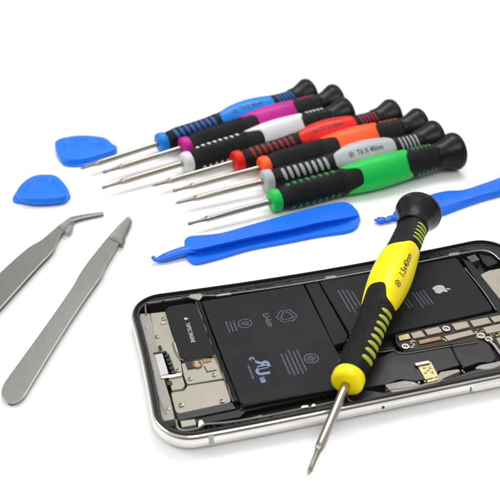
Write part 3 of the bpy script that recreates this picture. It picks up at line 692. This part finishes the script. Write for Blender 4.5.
# ------------------------------------------------------------------ spudgers
def bar(name, lines, ns, m, label, group):
    """lines: longitudinal pixel polylines with heights; lofted to one solid and closed underneath"""
    LN = []
    for pix, z in lines:
        zz = z if isinstance(z, (list, tuple)) else [z]*len(pix)
        LN.append(spline([at(u, v, q) for (u, v), q in zip(pix, zz)], ns))
    n = ns; P = []
    for i in range(n): P.append([tuple(l[i]) for l in LN])
    c = np.array(P).reshape(-1, 3).mean(axis=0); base = (c[0], c[1])
    bm = bmesh.new(); V = grid(bm, [[(x-base[0], y-base[1], z) for x, y, z in row] for row in P], closed_v=True)
    bm.faces.new(V[0]); bm.faces.new(V[-1]); bmesh.ops.recalc_face_normals(bm, faces=bm.faces)
    return bm, base
M_BLUE2 = mat('blue_spudger_plastic', srgb(16, 108, 232), 0.36, spec=0.5, var=0.04, vscale=60, bump=0.12, bscale=400)
lines1 = [
 ([(184.2, 240.6), (190, 236), (220, 232.8), (250, 224.6), (290, 213.4), (318, 206), (340, 201.8), (350, 203.4), (357.5, 210.4)], 2.6),
 ([(184.2, 244), (192, 243.6), (220, 237.8), (250, 231), (290, 221.6), (318, 213.8), (340, 209.6), (351, 210.2), (358.6, 212.8)], [2.8, 3.5, 3.8, 3.8, 3.7, 3.5, 3.3, 3.0, 2.7]),
 ([(184.4, 247.4), (194, 249.4), (220, 243.8), (250, 237.0), (290, 228.8), (318, 222.4), (340, 218.6), (351, 216.6), (359.2, 214.8)], [3.1, 4.3, 4.8, 4.8, 4.7, 4.5, 4.0, 3.4, 2.8]),
 ([(185.2, 250.6), (194.4, 253.6), (220, 248.6), (250, 241.4), (290, 233.2), (318, 226.8), (340, 222.6), (352, 219.4), (359.6, 216.4)], [1.7, 1.3, 1.2, 1.2, 1.2, 1.2, 1.3, 1.7, 2.1]),
 ([(187, 258), (196, 261.6), (220, 256.2), (250, 247.4), (290, 239.8), (318, 234.2), (346, 230), (356, 225.6), (360.0, 218)], [1.7, 1.7, 1.7, 1.7, 1.7, 1.7, 1.7, 1.8, 2.0]),
 ([(188.4, 261.8), (196.4, 265.6), (220, 259.8), (250, 251.2), (290, 243.6), (318, 238.2), (347, 234), (357, 229), (360.8, 220.6)], 0.05),
 ([(186.0, 247.0), (192, 242.6), (220, 239), (250, 230.8), (290, 219.6), (318, 212.2), (340, 208), (349, 209.4), (356.5, 216)], 0.05)]
bm, base = bar('s', lines1, 64, M_BLUE2, '', '')
sp = empty('spudger', (base[0], base[1], 0)); tag(sp, 'blue plastic spudger with a ridge, lying between the green screwdriver and the smartphone', 'spudger', 'blue spudgers')
obj('blade', bm, M_BLUE2, sp, bevel=0.35, angle=28)
bm = bmesh.new(); pts = spline([(*at(152.6, 256.6, 2.6)[:2], 2.6), (*at(156, 259.8, 1.8)[:2], 1.8), (*at(162, 258.4, 1.7)[:2], 1.7), (*at(170, 255.6, 1.9)[:2], 1.9), (*at(178, 253.0, 2.1)[:2], 2.1), (*at(188, 250.4, 2.4)[:2], 2.4), (*at(196, 250.0, 2.5)[:2], 2.5)], 36)
rad = np.interp(np.linspace(0, 1, 36), [0, .12, .2, .3, .5, .7, 1], [0.8, 1.1, 1.5, 2.1, 2.3, 2.5, 1.8])
tube(bm, [(p[0]-base[0], p[1]-base[1], p[2]) for p in pts], rad, 16, flat=0.7); obj('hook', bm, M_BLUE2, sp)

lines2 = [
 ([(409, 203), (420, 198.2), (432, 193.8), (446, 190.6), (463, 189.4), (480, 184.2), (500, 177), (524, 168)], 2.4),
 ([(409, 207), (420, 203.2), (434, 200.8), (448, 197.4), (466, 194.6), (482, 190), (502, 183.2), (526, 174.6)], [3.2]+[3.8]*7),
 ([(409.5, 212), (422, 209.6), (437, 208), (452, 203.6), (468, 199), (484, 194.4), (504, 188.6), (528, 180.4)], [2.8]+[3.2]*7),
 ([(410, 215.4), (424, 216.0), (440, 213.8), (455, 208.4), (470, 203), (485, 198.2), (505, 193.0), (529, 186)], 1.6),
 ([(411, 219), (425, 219.4), (440.6, 217), (456, 211.4), (471, 205.8), (486, 201), (506, 195.6), (530, 188.6)], 0.05),
 ([(411, 208), (422, 203.6), (434, 199.2), (448, 196), (465, 194.8), (482, 189.6), (502, 182.4), (526, 173.4)], 0.05)]
bm, base = bar('s', lines2, 56, M_BLUE2, '', '')
sp2 = empty('spudger', (base[0], base[1], 0)); tag(sp2, 'blue plastic spudger at the right edge, behind the black cap of the yellow screwdriver', 'spudger', 'blue spudgers')
obj('blade', bm, M_BLUE2, sp2, bevel=0.35, angle=28)
bm = bmesh.new(); pts = spline([(*at(u, v, z)[:2], z) for u, v, z in ((374.6, 219.6, 1.2), (379, 220.6, 1.5), (383.5, 219.0, 1.3), (387, 220.2, 1.3), (391, 217.4, 1.4), (394.5, 216.8, 1.7), (402, 214.6, 1.9), (411, 212.6, 2.1), (418, 210, 2.2))], 60)
rad = np.interp(np.linspace(0, 1, 60), [0, .06, .14, .24, .30, .38, .44, .55, .7, 1], [0.5, 1.2, 2.1, 1.0, 1.3, 1.5, 1.2, 2.9, 2.4, 2.4])
tube(bm, [(p[0]-base[0], p[1]-base[1], p[2]) for p in pts], rad, 16, flat=0.6); obj('hook', bm, M_BLUE2, sp2)

# ------------------------------------------------------------------ tweezers
def tw_mat(n, a, b):
    d = at(*b)-at(*a)
    return mat(n, srgb(176, 174, 170), 0.32, metal=0.92, var=0.03, vscale=4000, bump=0.10, bscale=6000, rvar=0.03, rot=math.atan2(d[1], d[0]), aniso=(0.12, 1, 1))
M_TW = tw_mat('brushed_steel_straight', (15, 393), (130, 218)); M_TWC = tw_mat('brushed_steel_curved', (-20, 308), (55, 235))
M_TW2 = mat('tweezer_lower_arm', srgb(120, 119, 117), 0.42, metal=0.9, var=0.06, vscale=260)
M_CLR = mat('clear_sleeve', (0.74, 0.74, 0.72, 1), 0.22, trans=0.85, ior=1.2, spec=0.4)
def strip(bm, Lp, Rp, zf, th, base, ns=70, low=None, inset=0.0):
    """a blade between two pixel edges; zf gives the top height along it"""
    zs = np.array(zf, float)
    A = spline([at(u, v, z) for (u, v), z in zip(Lp, zs)], ns); B = spline([at(u, v, z) for (u, v), z in zip(Rp, zs)], ns)
    P = []
    for k_, (a, b) in enumerate(zip(A, B)):
        row = []
        if inset: w_ = np.linalg.norm(b-a); d_ = (b-a)/w_*min(inset, 0.2*w_); a, b = a+d_, b-d_
        if low is not None: lz = np.interp(k_/(ns-1), np.linspace(0, 1, len(low)), low); a, b = np.array([a[0], a[1], lz]), np.array([b[0], b[1], lz])
        for (q, z) in ((a, a[2]), (b, b[2]), (b, b[2]-th), (a, a[2]-th)): row.append((q[0]-base[0], q[1]-base[1], z))
        P.append(row)
    V = grid(bm, P, closed_v=True); bm.faces.new(V[0]); bm.faces.new(V[-1]); bmesh.ops.recalc_face_normals(bm, faces=bm.faces)
def lower(pix, dx=1.2, dy=2.6): return [(u+dx, v+dy) for u, v in pix]
# straight pair
Lp = [(8, 401.6), (3.2, 398.4), (1.2, 392.0), (3.4, 384.5), (8.8, 376), (44, 327.6), (71.6, 288), (78.6, 275.6), (88, 261.6), (102, 244), (110.4, 234), (119, 224.5), (126.5, 217.2)]
Rp = [(10, 402.2), (15.6, 402), (20.6, 399.4), (26, 393.4), (31.4, 384), (66, 327.6), (90, 291.6), (101.6, 275), (106.2, 264.6), (115, 250), (120.4, 240.4), (125.6, 230), (130.4, 218.6)]
base = at(15, 393, 0); ZT = [1.75, 1.75, 1.75, 1.78, 1.9, 2.3, 2.6, 2.65, 2.65, 2.6, 2.5, 2.3, 2.1]
tw = empty('tweezers', (base[0], base[1], 0)); tag(tw, 'straight steel tweezers with pointed tips in a clear sleeve, the pair nearer the smartphone', 'tweezers', 'steel tweezers')
bm = bmesh.new(); strip(bm, Lp, Rp, ZT, 0.8, base); obj('upper_arm', bm, M_TW, tw, bevel=0.22, seg=3)
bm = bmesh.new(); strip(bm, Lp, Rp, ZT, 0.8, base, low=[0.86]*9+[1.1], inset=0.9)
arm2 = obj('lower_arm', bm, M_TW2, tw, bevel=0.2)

bm = bmesh.new(); strip(bm, [(8, 395), (20, 379)], [(14, 397.6), (26, 382)], [0.98, 1.05], 0.25, base); obj('spacer', bm, M_TW2, tw)
def sleeve_cap(root, base, Lq, Rq, zt, zb):
    A = spline([at(u, v, z) for (u, v), z in zip(Lq, zt)], 28); B = spline([at(u, v, z) for (u, v), z in zip(Rq, zt)], 28); zb_ = np.interp(np.linspace(0, 1, 28), np.linspace(0, 1, len(zb)), zb)
    P = []
    for a, b, z0 in zip(A, B, zb_):
        c = (a+b)/2; hw = (b-a)/2; hz = (c[2]-z0)/2; row = []
        for j in range(24):
            t = 2*math.pi*j/24; ct, sn = math.cos(t), math.sin(t); e = 0.6
            row.append((c[0]-base[0]+hw[0]*math.copysign(abs(ct)**e, ct), c[1]-base[1]+hw[1]*math.copysign(abs(ct)**e, ct), z0+hz+hz*math.copysign(abs(sn)**e, sn)))
        P.append(row)
    bm = bmesh.new(); V = grid(bm, P, closed_v=True); bm.faces.new(V[0]); bm.faces.new(V[-1]); bmesh.ops.recalc_face_normals(bm, faces=bm.faces)
    return obj('tip_sleeve', bm, M_CLR, root)
sleeve_cap(tw, base, [(108, 237), (109, 235.5), (112, 232), (113, 231.2), (119.5, 224), (126, 216.6), (128.6, 215.8)], [(122.6, 243.6), (123.2, 241), (125, 236.5), (123.5, 235.8), (127.8, 229), (131.8, 219.6), (130.8, 217)], [3.0, 3.3, 3.3, 3.05, 2.95, 2.75, 2.4], [0.3, 0.1, 0.1, 0.4, 0.5, 0.6, 0.9])
# curved pair
Lc = [(-46, 343), (-49, 339), (-48, 333), (-44, 326), (-20, 295), (0, 272.6), (26.4, 249), (40, 240.6), (50, 232.6), (58.4, 225.2), (64, 220.8), (70.6, 216.8), (80, 214.8), (92, 213.0), (103, 211.6)]
Rc = [(-44, 344), (-37, 344), (-32, 341), (-27, 335), (-14, 322), (0, 308), (26, 279), (40, 263.8), (53, 250), (57.4, 240.4), (65, 228), (70.8, 221.4), (80, 217.8), (92, 215.2), (103.6, 213.0)]
base = at(-35, 335, 0)
tw2 = empty('tweezers', (base[0], base[1], 0)); tag(tw2, 'steel tweezers with bent fine tips, cut by the left edge of the picture', 'tweezers', 'steel tweezers')
zc_ = [1.75]*4+[2.0, 2.4, 2.65, 2.65, 2.65, 2.6, 2.5, 2.3, 2.1, 2.0, 1.95]
bm = bmesh.new(); strip(bm, Lc, Rc, zc_, 0.8, base, 90); obj('upper_arm', bm, M_TWC, tw2, bevel=0.22, seg=3)
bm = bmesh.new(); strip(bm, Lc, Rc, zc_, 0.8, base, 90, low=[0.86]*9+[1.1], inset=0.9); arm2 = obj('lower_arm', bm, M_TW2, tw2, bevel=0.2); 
bm = bmesh.new(); strip(bm, [(-40, 334), (-28, 320)], [(-36, 337), (-24, 323)], [0.98, 1.05], 0.25, base); obj('spacer', bm, M_TW2, tw2)
sleeve_cap(tw2, base, [(56.5, 225.6), (58, 223.6), (61.5, 221.2), (63, 220.6), (67, 217.6)], [(67.6, 232.4), (70, 230.6), (72.6, 226), (72, 224.6), (74.4, 221.4)], [3.0, 3.4, 3.3, 2.9, 2.7], [0.5, 0.3, 0.3, 0.4, 0.6])
